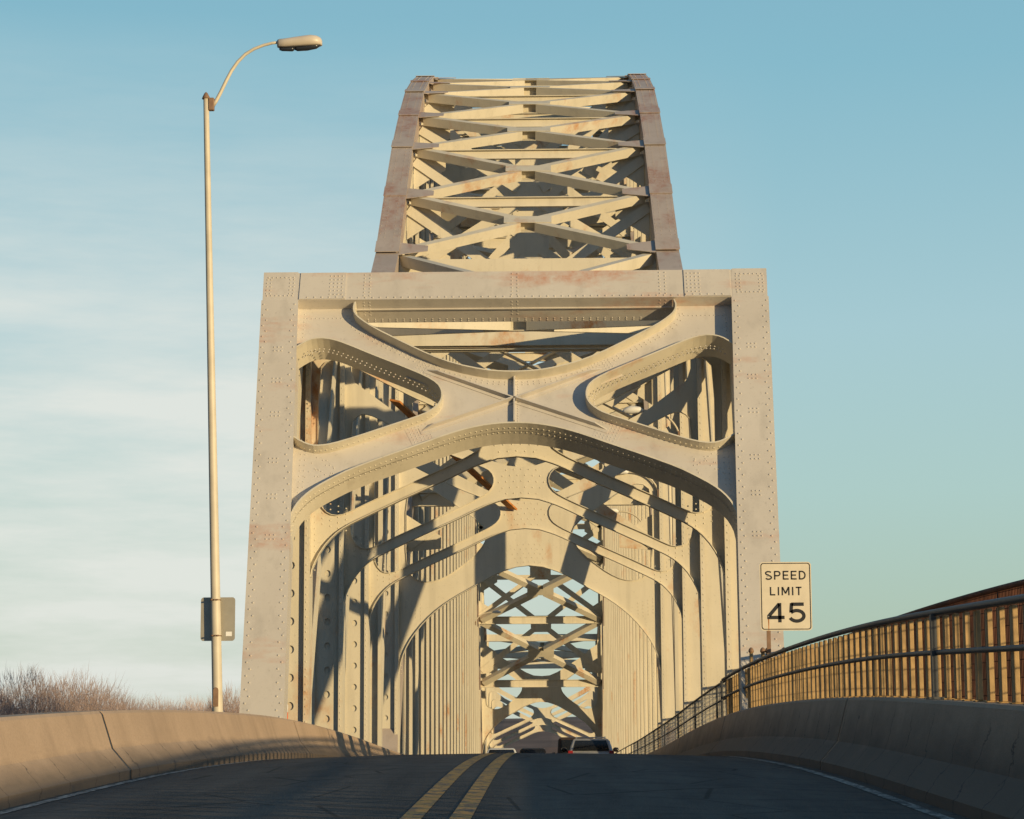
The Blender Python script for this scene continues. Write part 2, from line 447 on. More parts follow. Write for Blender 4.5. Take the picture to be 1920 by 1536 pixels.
def portal(parent, rivets=True, TP=TP, PF=PF, PN=PN, PV=PV):
    b = MB()
    outer = [(-4.64, 11.17), (-4.64, 5.46)]+[(u, v) for u, v in ARCH[::-1] if v > 5.49 and abs(u) < 4.375]+[(4.64, 5.46), (4.64, 11.17)]
    b.plate(outer, [TOPO, WHOLE, mirror(WHOLE)], TP, WN, WN+.03)
    if rivets:
        F = TP(0, 0, WN)-TP(0, 0, 0)
        def rv(u, v, r=.019): b.rivet(TP(u, v, WN), PF, r)
        for pts, sg in ((ARCH, 1),):
            for u, v, a, c in along(pts, .12):
                pass
        for u, v, a, c in along(TOPO, .115):
            for d in (.10, .17):
                if abs(u+a*-d) < 4.4 and v-c*d < 11.08: rv(u-a*d, v-c*d, .018)
        for pts, sg in ((SIDEs, -1), (mirror(SIDEs), 1)):
            for u, v, a, c in along(pts, .115):
                for d in (.10, .17):
                    if abs(u+sg*a*d) < 4.4: rv(u+sg*a*d, v+sg*c*d, .018)
        for s in (-1, 1):
            for (cu, cv, ang) in ((1.86, 9.43, .46), (1.94, 7.80, -.40)):          # gusset rivet fields where the X stiffeners end
                ca, sa = math.cos(ang), math.sin(ang)
                b.plate([(s*(cu+x*ca-y*sa), cv+x*sa+y*ca) for x, y in ((-.26, -.36), (.26, -.36), (.26, .36), (-.26, .36))][::s], [], TP, WN-.005, WN-.0005)
                for i in range(6):
                    for j in range(8):
                        x = (i-2.5)*.075; y = (j-3.5)*.075
                        uu = cu+x*math.cos(ang)-y*math.sin(ang); vv = cv+x*math.sin(ang)+y*math.cos(ang)
                        rv(s*uu, vv, .019)
            for v in frange(5.95, 7.2, .14): rv(s*4.31, v, .017); rv(s*4.22, v, .017) if v > 6.25 else None
            for v in frange(10.35, 11.0, .11): rv(s*4.46, v, .017)
            for u in frange(3.5, 4.4, .1): rv(s*u, 10.88, .017)
            for k in range(22):
                rv(s*random.uniform(3.6, 4.2), random.uniform(6.6, 7.15), .017)
    pf = b.build('portal_frame', M['chalk'], parent)
    # posts
    for s in (-1, 1):
        p = MB()
        p.quadbox([TP(s*4.11, -2.317, 0), TP(s*4.90, -2.317, 0), TP(s*4.90, -2.317, .75), TP(s*4.11, -2.317, .75),
                   TP(s*4.634, 11.948, 0), TP(s*5.374, 11.948, 0), TP(s*5.374, 11.948, .75), TP(s*4.634, 11.948, .75)])
        p.quadbox([TP(s*4.09, -2.317, -.03), TP(s*4.92, -2.317, -.03), TP(s*4.92, -2.317, -.003), TP(s*4.09, -2.317, -.003),
                   TP(s*4.584, 11.12, -.03), TP(s*5.366, 11.12, -.03), TP(s*5.366, 11.12, -.003), TP(s*4.584, 11.12, -.003)])
        if rivets:
            for i, v in enumerate(frange(-.4, 11.0, .15)):
                z = i % 2
                for e in (.07+.07*z, .79-.06-.07*z):
                    ui = 4.09+.03673*(v+2.317)
                    p.rivet(TP(s*(ui+e), v, -.03), PF, .023)
            for v in (4.85, 5.85, 6.75, 7.95, 8.85, 9.7):
                for i in range(3):
                    for j in range(2): p.rivet(TP(s*(4.09+.03673*(v+2.317)+.31+.08*i), v+.1*j, -.03), PF, .021)
            for i in range(7):
                for j in range(2): p.rivet(TP(s*(4.72+.09*i), 11.27+.52*j, 0), PF, .021)
            for j in range(5):
                for e in (4.71, 4.79, 5.2, 5.28): p.rivet(TP(s*e, 11.33+.1*j, 0), PF, .02)
        p.build('end_post', M['chalk'], pf)
    t = MB()
    t.quadbox([TP(-4.6025, 11.147, .003), TP(4.6025, 11.147, .003), TP(4.6025, 11.147, .748), TP(-4.6025, 11.147, .748), TP(-4.6325, 11.925, .003), TP(4.6325, 11.925, .003), TP(4.6325, 11.925, .748), TP(-4.6325, 11.925, .748)])
    for s in (-1, 1):                     # splice plates over the corners
        t.quadbox([TP(s*3.6, 11.157, -.02), TP(s*4.575, 11.157, -.02), TP(s*4.575, 11.157, 0), TP(s*3.6, 11.157, 0), TP(s*3.6, 11.91, -.02), TP(s*4.575, 11.91, -.02), TP(s*4.575, 11.91, 0), TP(s*3.6, 11.91, 0)])
    if rivets:
        for u in frange(-4.4, 4.4, .155): t.rivet(TP(u, 11.20, -.02 if abs(u) > 3.6 else .003), PF, .023)
        for u in (-3.2, -3.08, -.06, .06, 3.08, 3.2):
            for v in frange(11.25, 11.85, .1): t.rivet(TP(u, v, .003), PF, .021)
        for s in (-1, 1):
            for i in range(4):
                for j in range(6): t.rivet(TP(s*(3.67+.085*i), 11.28+.105*j, -.02), PF, .021)
        for u in frange(-3.3, 3.3, .155):
            t.rivet(TP(u, 11.147, .64), -PV, .017); t.rivet(TP(u, 11.147, .70), -PV, .017)
        for u in (-3.2, -3.08, -.06, .06, 3.08, 3.2):
            for n in (.1, .2, .3, .4, .5): t.rivet(TP(u, 11.147, n), -PV, .016)
    t.build('top_beam', M['chalk'], pf)
    # opening flanges
    for nme, pts, closed, th in (('arch_flange', ARCH, False, -.035), ('opening_flange', TOPO, False, -.03), ('opening_flange', SIDEs, False, -.03), ('opening_flange', mirror(SIDEs), False, .03)):
        f = MB(); f.strip(pts, TP, .04, .72, th if nme != 'arch_flange' else th, closed)
        if rivets:
            inward = {0: 1}
            sg = 1 if th < 0 else -1
            for u, v, a, c in along(pts, .115):
                nrm = (TP(a*sg, c*sg, 0)-TP(0, 0, 0))
                for n in (.20, .34): f.rivet(TP(u, v, n), nrm, .018)
        f.build(nme, M['steel'], pf)
    # X and upright stiffeners on the web
    x = MB()
    cx, cy = 0, 8.58
    for s in (-1, 1):
        for (u, v) in ((1.86, 9.43), (1.92, 7.77)):
            a = (cx+s*.03, cy); b_ = (s*u, v)
            L = math.hypot(b_[0]-a[0], b_[1]-a[1]); dx, dy = (b_[0]-a[0])/L, (b_[1]-a[1])/L; px, py = -dy*.014, dx*.014
            x.quadbox([TP(a[0]-px, a[1]-py, WN), TP(a[0]+px, a[1]+py, WN), TP(b_[0]+px, b_[1]+py, WN), TP(b_[0]-px, b_[1]-py, WN),
                       TP(a[0]-px, a[1]-py, WN-.13), TP(a[0]+px, a[1]+py, WN-.13), TP(b_[0]+px-dx*.3, b_[1]+py-dy*.3, WN-.12), TP(b_[0]-px-dx*.3, b_[1]-py-dy*.3, WN-.12)])
            qx, qy = -dy*.09, dx*.09
            if dx*dy*s < 0 or True:
                x.quadbox([TP(a[0]-qx, a[1]-qy, WN), TP(a[0]+qx, a[1]+qy, WN), TP(b_[0]+qx, b_[1]+qy, WN), TP(b_[0]-qx, b_[1]-qy, WN),
                           TP(a[0]-qx, a[1]-qy, WN-.015), TP(a[0]+qx, a[1]+qy, WN-.015), TP(b_[0]+qx, b_[1]+qy, WN-.015), TP(b_[0]-qx, b_[1]-qy, WN-.015)])
    for v0, v1 in ((7.97, 8.555), (8.605, 9.15)):
        x.quadbox([TP(-.015, v0, WN), TP(.015, v0, WN), TP(.015, v1, WN), TP(-.015, v1, WN), TP(-.015, v0, WN-.12), TP(.015, v0, WN-.12), TP(.015, v1, WN-.12), TP(-.015, v1, WN-.12)])
        if rivets:
            for v in frange(v0, v1, .07): x.rivet(TP(.08, v, WN), PF, .018)
    x.build('web_stiffener', M['chalk'], pf)
    return pf
pf = portal(BR)
# ---- vertical H posts
def oval(cx, cz, rx, rz, n=12): return [(cx+rx*math.cos(2*math.pi*k/n), cz+rz*math.sin(2*math.pi*k/n)) for k in range(n)]
def hpost(name, s, yc, z0, z1, u0, u1, dep, leg, rec, holes=0, rv=False, parent=BR, mat=None):
    b = MB(); X = lambda u: CX+s*u
    y0, y1 = yc-dep/2, yc+dep/2
    def bx(a, c, ya, yb_, za=z0, zb=z1):
        a, c = X(a), X(c); b.box(min(a, c), max(a, c), ya, yb_, za, zb)
    bx(u0, u0+.025, y0, y1); bx(u1-.025, u1, y0, y1)                            # side plates
    for q in (y0, y1-.02): bx(u0+.0255, u0+leg, q, q+.02); bx(u1-leg, u1-.0255, q, q+.02)   # angle legs
    T = lambda u, v, n: Vector((X(u), n, v))
    out = [(u0+.026, z0), (u1-.026, z0), (u1-.026, z1), (u0+.026, z1)]
    hl = []
    if holes:
        z = max(z0, zr(yc))+.55
        while z < z1-.5:
            hl.append(oval((u0+u1)/2, z, .075, .088)); z += holes
    b.plate(out, hl, T, y0+rec, y0+rec+.015)
    if holes: b.plate(out, [], T, y0+rec+.045, y0+rec+.06)
    if rv:
        for z in frange(zr(yc)+.5, z1-.2, .16):
            for e in (u0+leg*.55, u1-leg*.55): b.rivet((X(e), y0, z), (0, -1, 0), .019)
    return b.build(name, mat or M['steel'], parent)

# ---- sway frames: X plate with a broad hub, arched foot and haunches
def sway(y, crown, top, arm=.3, strut=True, rv=True, heavy=False, parent=BR, name='sway_frame'):
    d = crown-6.38
    if heavy:
        low = [(4.45, 2.6), (4.35, 3.2), (4.20, 3.6), (3.97, 4.0), (3.52, 4.55), (3.0, 5.0), (2.5, 5.33), (1.9, 5.66), (1.3, 6.02), (.9, 6.19), (.45, 6.33)]
        side = [(4.2, 6.3), (3.95, 5.98), (3.6, 5.85), (3.2, 5.87), (2.7, 6.1), (2.2, 6.47), (1.9, 6.7), (1.55, 7.1), (1.45, 7.45), (1.6, 7.8), (2.2, 8.25), (3.3, 9.0), (3.8, 9.2), (4.2, 8.9)]
        topo = [(.0, 8.3), (.6, 8.35), (1.2, 8.6), (3.3, 9.9), (3.5, 10.2)]
    else:
        low = [(4.43, 3.8), (4.40, 4.0), (4.2, 4.4), (3.94, 4.70), (3.69, 4.88), (3.33, 5.06), (2.9, 5.26), (2.34, 5.52), (1.55, 5.87), (1.1, 6.09), (.8, 6.22), (.42, 6.34)]
        side = [(4.3, 5.6), (4.23, 5.34), (4.06, 5.16), (3.82, 5.13), (3.55, 5.24), (3.16, 5.43), (2.6, 5.68), (2.05, 5.93), (1.5, 6.18), (1.0, 6.42), (.76, 6.6), (.68, 6.83), (.76, 7.05), (1.0, 7.18),
                (1.95, 7.55), (2.8, 7.98), (3.5, 8.36), (3.85, 8.53), (4.1, 8.52), (4.3, 8.3)]
        topo = [(0, 7.16), (.35, 7.2), (.7, 7.31), (1.2, 7.55), (3.2, 8.6), (3.6, 8.9)]
    f = lambda P: [(u, v+d) for u, v in P]
    low, side, topo = smooth_pts(f(low), it=1), smooth_pts(f(side), True, 1), f(topo)
    full = low+[(0, crown)]+mirror(low[::-1])
    tt = top-.55
    outer = [(-4.448, tt)]+[(-4.448, low[0][1])]+[(u, v) for u, v in full[::-1]][1:-1]+[(4.448, low[0][1]), (4.448, tt)]
    tv = topo[-1][1]
    topo = topo+[(4.2, tv+.45), (4.3, tv+.75)]; tv = topo[-1][1]; ht = max(tv+.1, tt-.03)
    tt = max(tt, ht+.03)
    outer[0] = (-4.448, tt); outer[-1] = (4.448, tt)
    hole = [(-u, v) for u, v in topo[:0:-1]]+topo+[(4.3, ht), (-4.3, ht)]
    T = lambda u, v, n: Vector((CX+u, y+n, v))
    if not strut:
        outer = outer[:-1]+[(4.448, tv+.3)]+topo[-2::-1]+[(-u, v) for u, v in topo[1:-1]]
        outer[0] = (-4.448, tv+.3)
    b = MB(); b.plate(outer, ([hole] if strut else [])+[side, mirror(side)], T, 0, .03)
    b.strip(full, T, -.09, .12, -.02)
    for P, sg in ((side, 1), (mirror(side), -1)):
        b.strip(P+[P[0]], T, -.05, .08, .015*sg)
    if strut: b.box(CX-4.44, CX+4.44, y-.15, y+.35, top-.55, top)          # top strut
    if rv:
        for i in range(7):
            for j in range(5):
                u = (i-3)*.19+(.095 if j % 2 else 0); v = crown+.13+.15*j-.06*abs(u)
                if abs(u) < .75-.1*abs(j-2): b.rivet((CX+u, y, v), (0, -1, 0), .02)
        for s in (-1, 1):
            for v in frange(low[0][1]+.15, 5.5+d, .14): b.rivet((CX+s*4.36, y, v), (0, -1, 0), .017)
            for i in range(5):
                for j in range(4): b.rivet((CX+s*(4.2-.17*j), y, 4.95+d+.12*i-.05*j+(0 if not heavy else -.2)), (0, -1, 0), .02)
    return b.build(name, M['steel'], parent)
FRAMES = [(49.85, 9.95), (58.0, 10.8), (66.0, 12.1)]
for i, (y, top) in enumerate(FRAMES):
    sway(y, 6.38, top, strut=i > 0)
    for s in (-1, 1): hpost('truss_post', s, y+.1, zr(y)-1.3, top, HI, HO, .72, .11, .13, .6 if s < 0 else 0, True)
Y4 = 79.
sway(Y4-.1, 6.36, 17.0, heavy=True, name='pier_sway_frame')
for s in (-1, 1): hpost('pier_post', s, Y4+.15, zr(79)-2, 16.8, HI-.01, HO+.05, .9, .13, .16, .7 if s < 0 else 0, True)
m = MB(); m.beam((CX-3.2, 58.15, 8.9), (CX-.35, 65.95, 6.95), .30, .05, (0, -.5, .8)); rb = m.build('rusty_brace', M['rust'], BR); rb['label'] = 'orange rusted brace behind the second sway frame'
# second X tier of the pier frame and its deep top strut
m = MB()
for s in (-1, 1): m.beam((CX-s*4.4, Y4, 11.0), (CX+s*4.4, Y4+s*.06, 15.6), .05, .5, (0, 1, 0))
m.build('cross_bracing', M['steel'], BR)
m = MB(); m.box(CX-4.46, CX+4.46, 79.3, 79.34, 15.75, 16.9); m.box(CX-4.46, CX+4.46, 79.1, 79.295, 16.85, 16.9); m.box(CX-4.46, CX+4.46, 79.1, 79.295, 15.75, 15.79)
for x in frange(-4.3, 4.3, .2): m.rivet((CX+x, 79.3, 15.88), (0, -1, 0), .025); m.rivet((CX+x, 79.3, 16.77), (0, -1, 0), .025)
m.build('deep_strut', M['steel'], BR)

# ---- side span chords, diagonals, laterals
TC0 = [(49.75, 9.35), (51.3, 9.75), (54, 10.15), (58, 10.7), (62, 11.3), (66, 12.1), (70, 13.0), (74.5, 14.6), (79, 17.05)]
for s in (-1, 1):
    x0, x1 = sorted((CX+s*HI, CX+s*HO))
    MB().chord(TC0, x0+.003, x1-.003, .7).build('side_span_chord', M['chord'], BR)
    MB().chord([(y, zr(y)-1.3) for y in frange(44, 80, 4)], x0+.003, x1-.003, .7).build('bottom_chord', M['steel'], BR)
    pan = [(45.4, 49.85), (49.85, 58), (58, 66), (66, 72.5), (72.5, 79)]
    for a, b_ in pan:
        zt_ = [z for z in TC0]
        def tz(y):
            for p, q in zip(TC0, TC0[1:]):
                if p[0] <= y <= q[0]: return p[1]+(q[1]-p[1])*(y-p[0])/(q[0]-p[0])
            return TC0[0][1]
        MB().ibeam((CX+s*4.85, a+.3, zr(a)-.8), (CX+s*4.85, b_-.3, tz(b_)-.4), .5, .42, (1, 0, 0)).build('truss_diagonal', M['steel'], BR)
    hpost('truss_post', s, 72.5, zr(72.5)-1.3, 13.7, HI+.1, HO-.1, .5, .11, .2)
def xlat(pa, pb, w, h, name, node=True, mat=None, hn=.5):
    """X bracing between two panel points (Y, z), flat in the plane of the chord, with a centre plate"""
    m = MB(); (ya, za), (yb_, zb) = pa, pb
    d = Vector((0, yb_-ya, zb-za)).normalized(); up = Vector((0, -d.z, d.y))
    c = Vector((CX, (ya+yb_)/2, (za+zb)/2))
    for sx in (-1, 1):
        a = Vector((CX-sx*4.4, ya, za)); b_ = Vector((CX+sx*4.4, yb_, zb))
        e = (b_-a).normalized(); cs = c
        m.beam(a+e*.2, cs-e*.35, w, h, up); m.beam(cs+e*.35, b_-e*.2, w, h, up)
    if node:
        for k in (-.5, .5):
            q = c+up*(h*k*1.04)
            pts = [(-hn*1.7, -.28), (hn*1.7, -.28), (hn*1.7, .28), (-hn*1.7, .28)]
            T = lambda u, v, n, q=q: q+Vector((u, 0, 0))+d*v+up*n
            m.plate(pts, [], T, 0, .02)
        m.beam(c-Vector((.85, 0, 0)), c+Vector((.85, 0, 0)), .03, h, up)
    return m.build(name, mat or M['steel'], BR)
for a, b_ in ((1, 3), (3, 5), (5, 8)):
    xlat(TC0[a], TC0[b_], .3, .38, 'lateral_bracing')

# ---- the arch
PAN = 4.; N = 24
ZT = [17.15, 20.1, 22.95, 25.3, 27.4, 29.0, 30.4, 31.5, 32.4, 33.0, 33.4, 33.65, 33.75]
ZT = ZT+ZT[-2::-1]
YP = [Y4+PAN*i for i in range(N+1)]
ZL = [30.5-.0131*(y-127)**2 for y in YP]
for s in (-1, 1):
    x0, x1 = sorted((CX+s*HI, CX+s*HO))
    tc = MB(); path = list(zip(YP, ZT))
    tc.chord(path, x0, x1, .78)
    # edge rolls of the cover plate, gussets and splice plates at the panel points
    for i in range(13):
        (ya, za) = path[i]; (yb_, zb) = path[i+1]
        d = Vector((0, yb_-ya, zb-za)).normalized(); up = Vector((0, -d.z, d.y))
        for xe in (x0+.07, x1-.07, (x0+x1)/2-.16, (x0+x1)/2+.16):
            for k in range(15):
                p = Vector((xe, ya, za))+Vector((0, yb_-ya, zb-za))*((k+.5)/15)+up*.392
                tc.rivet(p, up, .022)
        q = Vector((0, ya, za))+up*.4
        T = lambda u, v, n, q=q: Vector((u, 0, 0))+q+d*v+up*n
        tc.plate([(x0-.02, -.45), (x1+.02, -.45), (x1+.02, .45), (x0-.02, .45)], [], T, -.005, .018)
        xi = CX+s*HI
        tc.plate(sorted([(xi, -.5), (xi, .5)])+[(xi-s*1.0, .22), (xi-s*1.0, -.22)] if s > 0 else [(xi, .5), (xi, -.5), (xi-s*1.0, -.22), (xi-s*1.0, .22)], [], T, -.10, -.08)
    tc.build('top_chord', M['chord'], BR)
    lc = MB(); YL = frange(74.5, 179.5, 2.); lc.chord([(y, 30.5-.0131*(y-127)**2) for y in YL], x0, x1, .95); lc.build('lower_chord', M['chord'], BR)
    for i in range(N+1):
        y = YP[i]
        if 1 <= i <= N-1:
            if ZL[i]-.5 > zr(y)+.3:
                hpost('hanger', s, y, zr(y)-1.0, ZL[i]-.45, HI+.02, HO-.02, .5, .10, .24, 0, i < 8)
        if 1 <= i <= N-1 and ZT[i]-ZL[i] > 1.3:
            hpost('arch_post', s, y, max(ZL[i]+.45, zr(y)), ZT[i]-.36, HI+.02, HO-.02, .5, .115, .2)
        if i < N:
            j = i+1
            a, b_ = (i, j) if i < 12 else (j, i)
            MB().ibeam((CX+s*4.85, YP[a]+.1, max(ZL[a]+.5, zr(YP[a])+.2) if a else 1.), (CX+s*4.85, YP[b_], ZT[b_]-.45), .45, .4, (1, 0, 0)).build('arch_diagonal', M['steel'], BR)
for i in range(N):
    xlat((YP[i], ZT[i]+.1), (YP[i+1], ZT[i+1]+.1), .24, .36, 'lateral_bracing')
for i in range(1, N+1):
    m = MB(); y, z = YP[i], ZT[i]
    # strut: deep in the middle, flared to the chord at both ends
    T = lambda u, v, n, y=y, z=z: Vector((CX+u, y+n, z+v))
    m.plate([(-4.45, .28), (-4.45, .05), (-3.75, -.27), (3.75, -.27), (4.45, .05), (4.45, .28), (3.9, .10), (-3.9, .10)], [], T, -.02, .02)
    m.plate([(-3.75, -.27), (3.75, -.27), (3.75, -.24), (-3.75, -.24)], [], T, -.16, -.021)
    m.plate([(-3.9, .07), (3.9, .07), (3.9, .10), (-3.9, .10)], [], T, -.16, -.021)
    m.build('cross_strut', M['steel'], BR)
for i in range(2, 23):
    if i >= 23: break
    xlat((YP[i], ZL[i]), (YP[i+1], ZL[i+1]), .42, .40, 'lower_lateral_bracing', hn=.55)
for i in range(2, 24):
    m = MB(); m.ibeam((CX-4.45, YP[i], ZL[i]), (CX+4.45, YP[i], ZL[i]), .3, .5, (0, 0, 1)); m.build('lower_strut', M['steel'], BR)
# sway X frames between the chords, in tiers, with hub and corner gussets
for i in range(1, N):
    lo = ZL[i]+.3; hi = ZT[i]-.3; y = YP[i]
    if lo < zr(y)+8: lo = zr(y)+8.2
    h = hi-lo
    if h < 2.2: continue
    n = max(1, round(h/6.5)); m = MB()
    T = lambda u, v, nn, y=y: Vector((CX+u, y+nn, v))
    for k in range(n):
        a, b_ = lo+h*k/n, lo+h*(k+1)/n; c = (a+b_)/2
        for s in (-1, 1):
            for (v0, off) in ((a, 0), (b_, 0)):
                e = Vector((s*4.4, v0-c)); L = e.length; e /= L; p = Vector((-e.y, e.x))*.19
                A = e*.55; B = e*L
                m.plate([(A.x-p.x, c+A.y-p.y), (B.x-p.x, c+B.y-p.y), (B.x+p.x, c+B.y+p.y), (A.x+p.x, c+A.y+p.y)], [], T, -.02, .02)
                q = .35 if v0 == a else -.35
                m.plate([(s*4.44, v0-q*.6), (s*4.44, v0+q*3.2), (s*3.9, v0+q*2.2), (s*3.2, v0+q*1.0), (s*3.2, v0-q*.3)], [], T, .022 if q > 0 else .055, .05 if q > 0 else .083)
        m.plate([(-.75, c-.28), (-.45, c-.6), (.45, c-.6), (.75, c-.28), (.75, c+.28), (.45, c+.6), (-.45, c+.6), (-.75, c+.28)], [], T, .022, .05)
        if k: m.beam((CX-4.4, y+.12, a), (CX+4.4, y+.12, a), .12, .34)
    m.build('cross_bracing', M['steel'], BR)

# ---- far pier frame and far side span
DF = [(175.2, 3.9, 14.8), (188, 2.9, 9.6), (196, 2.45, 8.6), (204, 2.0, 8.0)]
for k, (y, crown, top) in enumerate(DF):
    sway(y, crown, top, rv=False, heavy=(k == 0), name='pier_sway_frame' if k == 0 else 'sway_frame')
    for s in (-1, 1): hpost('pier_post' if k == 0 else 'truss_post', s, y+.1, zr(y)-1.5, top, HI, HO, .72, .13, .3)
for s in (-1, 1):
    x0, x1 = sorted((CX+s*HI, CX+s*HO))
    MB().chord([(175, 15), (181, 11.5), (188, 9.4), (196, 8.4), (204, 7.8), (208.5, 7.4)], x0+.003, x1-.003, .7).build('side_span_chord', M['chord'], BR)
    MB().beam((CX+s*4.85, 208.5, 7.3), (CX+s*4.85, 211, -4), .8, .7, (0, 1, 0)).build('end_post', M['chalk'], BR)
    for a, b_, za, zb in ((188, 175.5, -3, 13), (196, 188, -3.5, 9), (204, 196, -4, 8)):
        MB().ibeam((CX+s*4.85, a-.3, za), (CX+s*4.85, b_+.3, zb), .5, .42, (1, 0, 0)).build('truss_diagonal', M['steel'], BR)
xlat((188, 9.4), (196, 8.4), .3, .38, 'lateral_bracing'); xlat((196, 8.4), (204, 7.8), .3, .38, 'lateral_bracing')

# ------------------------------------------------------------------ cobra-head lamp by the left barrier
def bez(P, n=24):
    out = []
    for i in range(n+1):
        t = i/n; q = [Vector(p) for p in P]
        while len(q) > 1: q = [q[k]*(1-t)+q[k+1]*t for k in range(len(q)-1)]
        out.append(q[0])
    return out
F_ = 4350.; VPX, VPY = 1031., 1415.
pit = math.atan((VPY-768)/F_); yaw = math.atan((VPX-960)/math.hypot(F_, VPY-768)); roll = R_(.3)
fwd = Vector((-math.sin(yaw)*math.cos(pit), math.cos(yaw)*math.cos(pit), math.sin(pit)))
rt = Vector((math.cos(yaw), math.sin(yaw), 0)); upv = rt.cross(fwd)
rt, upv = rt*math.cos(roll)-upv*math.sin(roll), upv*math.cos(roll)+rt*math.sin(roll)
def at(x, y, Y):                 # point of the photograph on the upright plane at distance Y
    d = fwd+rt*((x-960)/F_)+upv*((768-y)/F_)
    return d*(Y/d.y)
YLm = 38.3
pb = at(408, 1330, YLm); pt = at(386.5, 186, YLm)
pb = pb+(pb-pt).normalized()*1.2
lamp = empty('street_lamp', pb); tag(lamp, 'tall tapered street lamp with curved arm and cobra head behind the left barrier', 'street lamp')
axis = (pt-pb)
MB().tube([pb+axis*t for t in frange(0, 1, .05)], [.092-.045*t for t in frange(0, 1, .05)], 20).build('pole', M['pole'], lamp, True)
a = axis.normalized()
MB().tube([pt, pt+a*.005, pt+a*.05, pt+a*.10, pt+a*.125], [.047, .072, .055, .03, .004], 14).build('pole_cap', M['bracket'], lamp, True)
br = at(398, 196, YLm)
MB().box(pt.x+.045, br.x+.035, YLm-.05, YLm+.05, br.z-.11, br.z+.11).build('arm_bracket', M['bracket'], lamp, bevel=.012)
arm = [at(x, y, YLm) for x, y in ((399, 199), (405, 190), (414, 173), (424, 152), (434, 133), (446, 116), (460, 102), (476, 92), (494, 85), (510, 81), (524, 79.5))]
MB().tube(arm, [.034-.001*i for i in range(len(arm))], 12).build('arm', M['pole'], lamp, True)
hh = MB()
prof = [(520, 75, 90, .05), (524, 73.5, 91.5, .085), (535, 72.5, 92, .11), (552, 70, 91.5, .135), (570, 67.5, 91, .15), (583, 66, 90, .15), (594, 67.5, 88.5, .13), (601, 71, 87, .09), (604, 76, 86.5, .03)]
ringn = 14; base = 0
for (x, yt, yb_, w) in prof:
    T_, B_ = at(x, yt, YLm), at(x, yb_, YLm); c = (T_+B_)/2; hz = (T_.z-B_.z)/2
    for k in range(ringn):
        t = 2*math.pi*k/ringn; sz = math.sin(t)
        z = hz*(sz if sz > 0 else max(sz*1.5, -.8))
        hh.v.append((c.x, YLm+w*math.cos(t), c.z+z))
for i in range(len(prof)-1):
    for k in range(ringn):
        k2 = (k+1) % ringn; hh.f.append((i*ringn+k, i*ringn+k2, (i+1)*ringn+k2, (i+1)*ringn+k))
hh.f.append(tuple(range(ringn-1, -1, -1))); hh.f.append(tuple((len(prof)-1)*ringn+k for k in range(ringn)))
head = hh.build('lamp_head', M['head'], lamp, True)
l0, l1 = at(552, 91, YLm), at(599, 86.5, YLm)
MB().tube([l0+Vector((0, 0, .006)), l0+Vector((.05, 0, .0)), (l0+l1)/2+Vector((0, 0, -.004)), l1+Vector((-.06, 0, .0)), l1+Vector((0, 0, .006))], [.03, .05, .058, .05, .02], 12).build('lens', M['darkglass'], head, True)
l2, l3 = at(524, 92, YLm), at(551, 91.5, YLm)
MB().tube([l2, l2+Vector((.04, 0, -.004)), l3-Vector((.03, 0, .004)), l3], [.02, .035, .045, .035], 12).build('door', M['darkglass'], head, True)
q0 = pb+axis*.125
hw = MB(); T = lambda u, v, n: Vector((q0.x-.012+u, YLm-.078-n, q0.z+v))
hw.plate([(-.042, -.2), (.042, -.2), (.042, .07), (.03, .1), (0, .115), (-.03, .1), (-.042, .07)], [], T, .006, .02); hw.build('hand_hole_cover', M['bracket'], lamp)

# sign seen from behind, banded to the pole
def rrect(w, h, r, n=5):
    o = []
    for cx_, cy_, a0 in ((w/2-r, h/2-r, 0), (-w/2+r, h/2-r, 90), (-w/2+r, -h/2+r, 180), (w/2-r, -h/2+r, 270)):
        for k in range(n+1):
            t = R_(a0+90*k/n); o.append((cx_+r*math.cos(t), cy_+r*math.sin(t)))
    return o
bc = at(408.5, 1161, YLm+.105)
bs = empty('road_sign', bc); tag(bs, 'unpainted back of a road sign banded to the street lamp pole', 'road sign')
T = lambda u, v, n: Vector((bc.x+u, bc.y+n, bc.z+v))
MB().plate(rrect(.57, .72, .05), [], T, 0, .004).build('sign_plate', M['signback'], bs)
st = MB(); T2 = lambda u, v, n: Vector((bc.x+.185+u, bc.y+n, bc.z-.245+v)); st.plate([(-.05, -.036), (.05, -.036), (.05, .036), (-.05, .036)], [], T2, -.004, -.001); st.build('sticker', M['sticker'], bs)
for dy in (.31, -.28):
    t0 = (bc.z+dy-pb.z)/axis.z; ce = pb+axis*t0; rr = .096-.045*t0
    bd = MB()
    bd.tube([(ce.x+rr*math.cos(t), ce.y+rr*math.sin(t), ce.z) for t in frange(0, 2*math.pi, .3)], .009, 6)
    for e in (-.05, 0, .04): bd.box(ce.x+e-.01, ce.x+e+.012, ce.y-rr-.02, ce.y-rr+.02, ce.z-.012, ce.z+.012)
    bd.build('band_clamp', M['bracket'], bs)

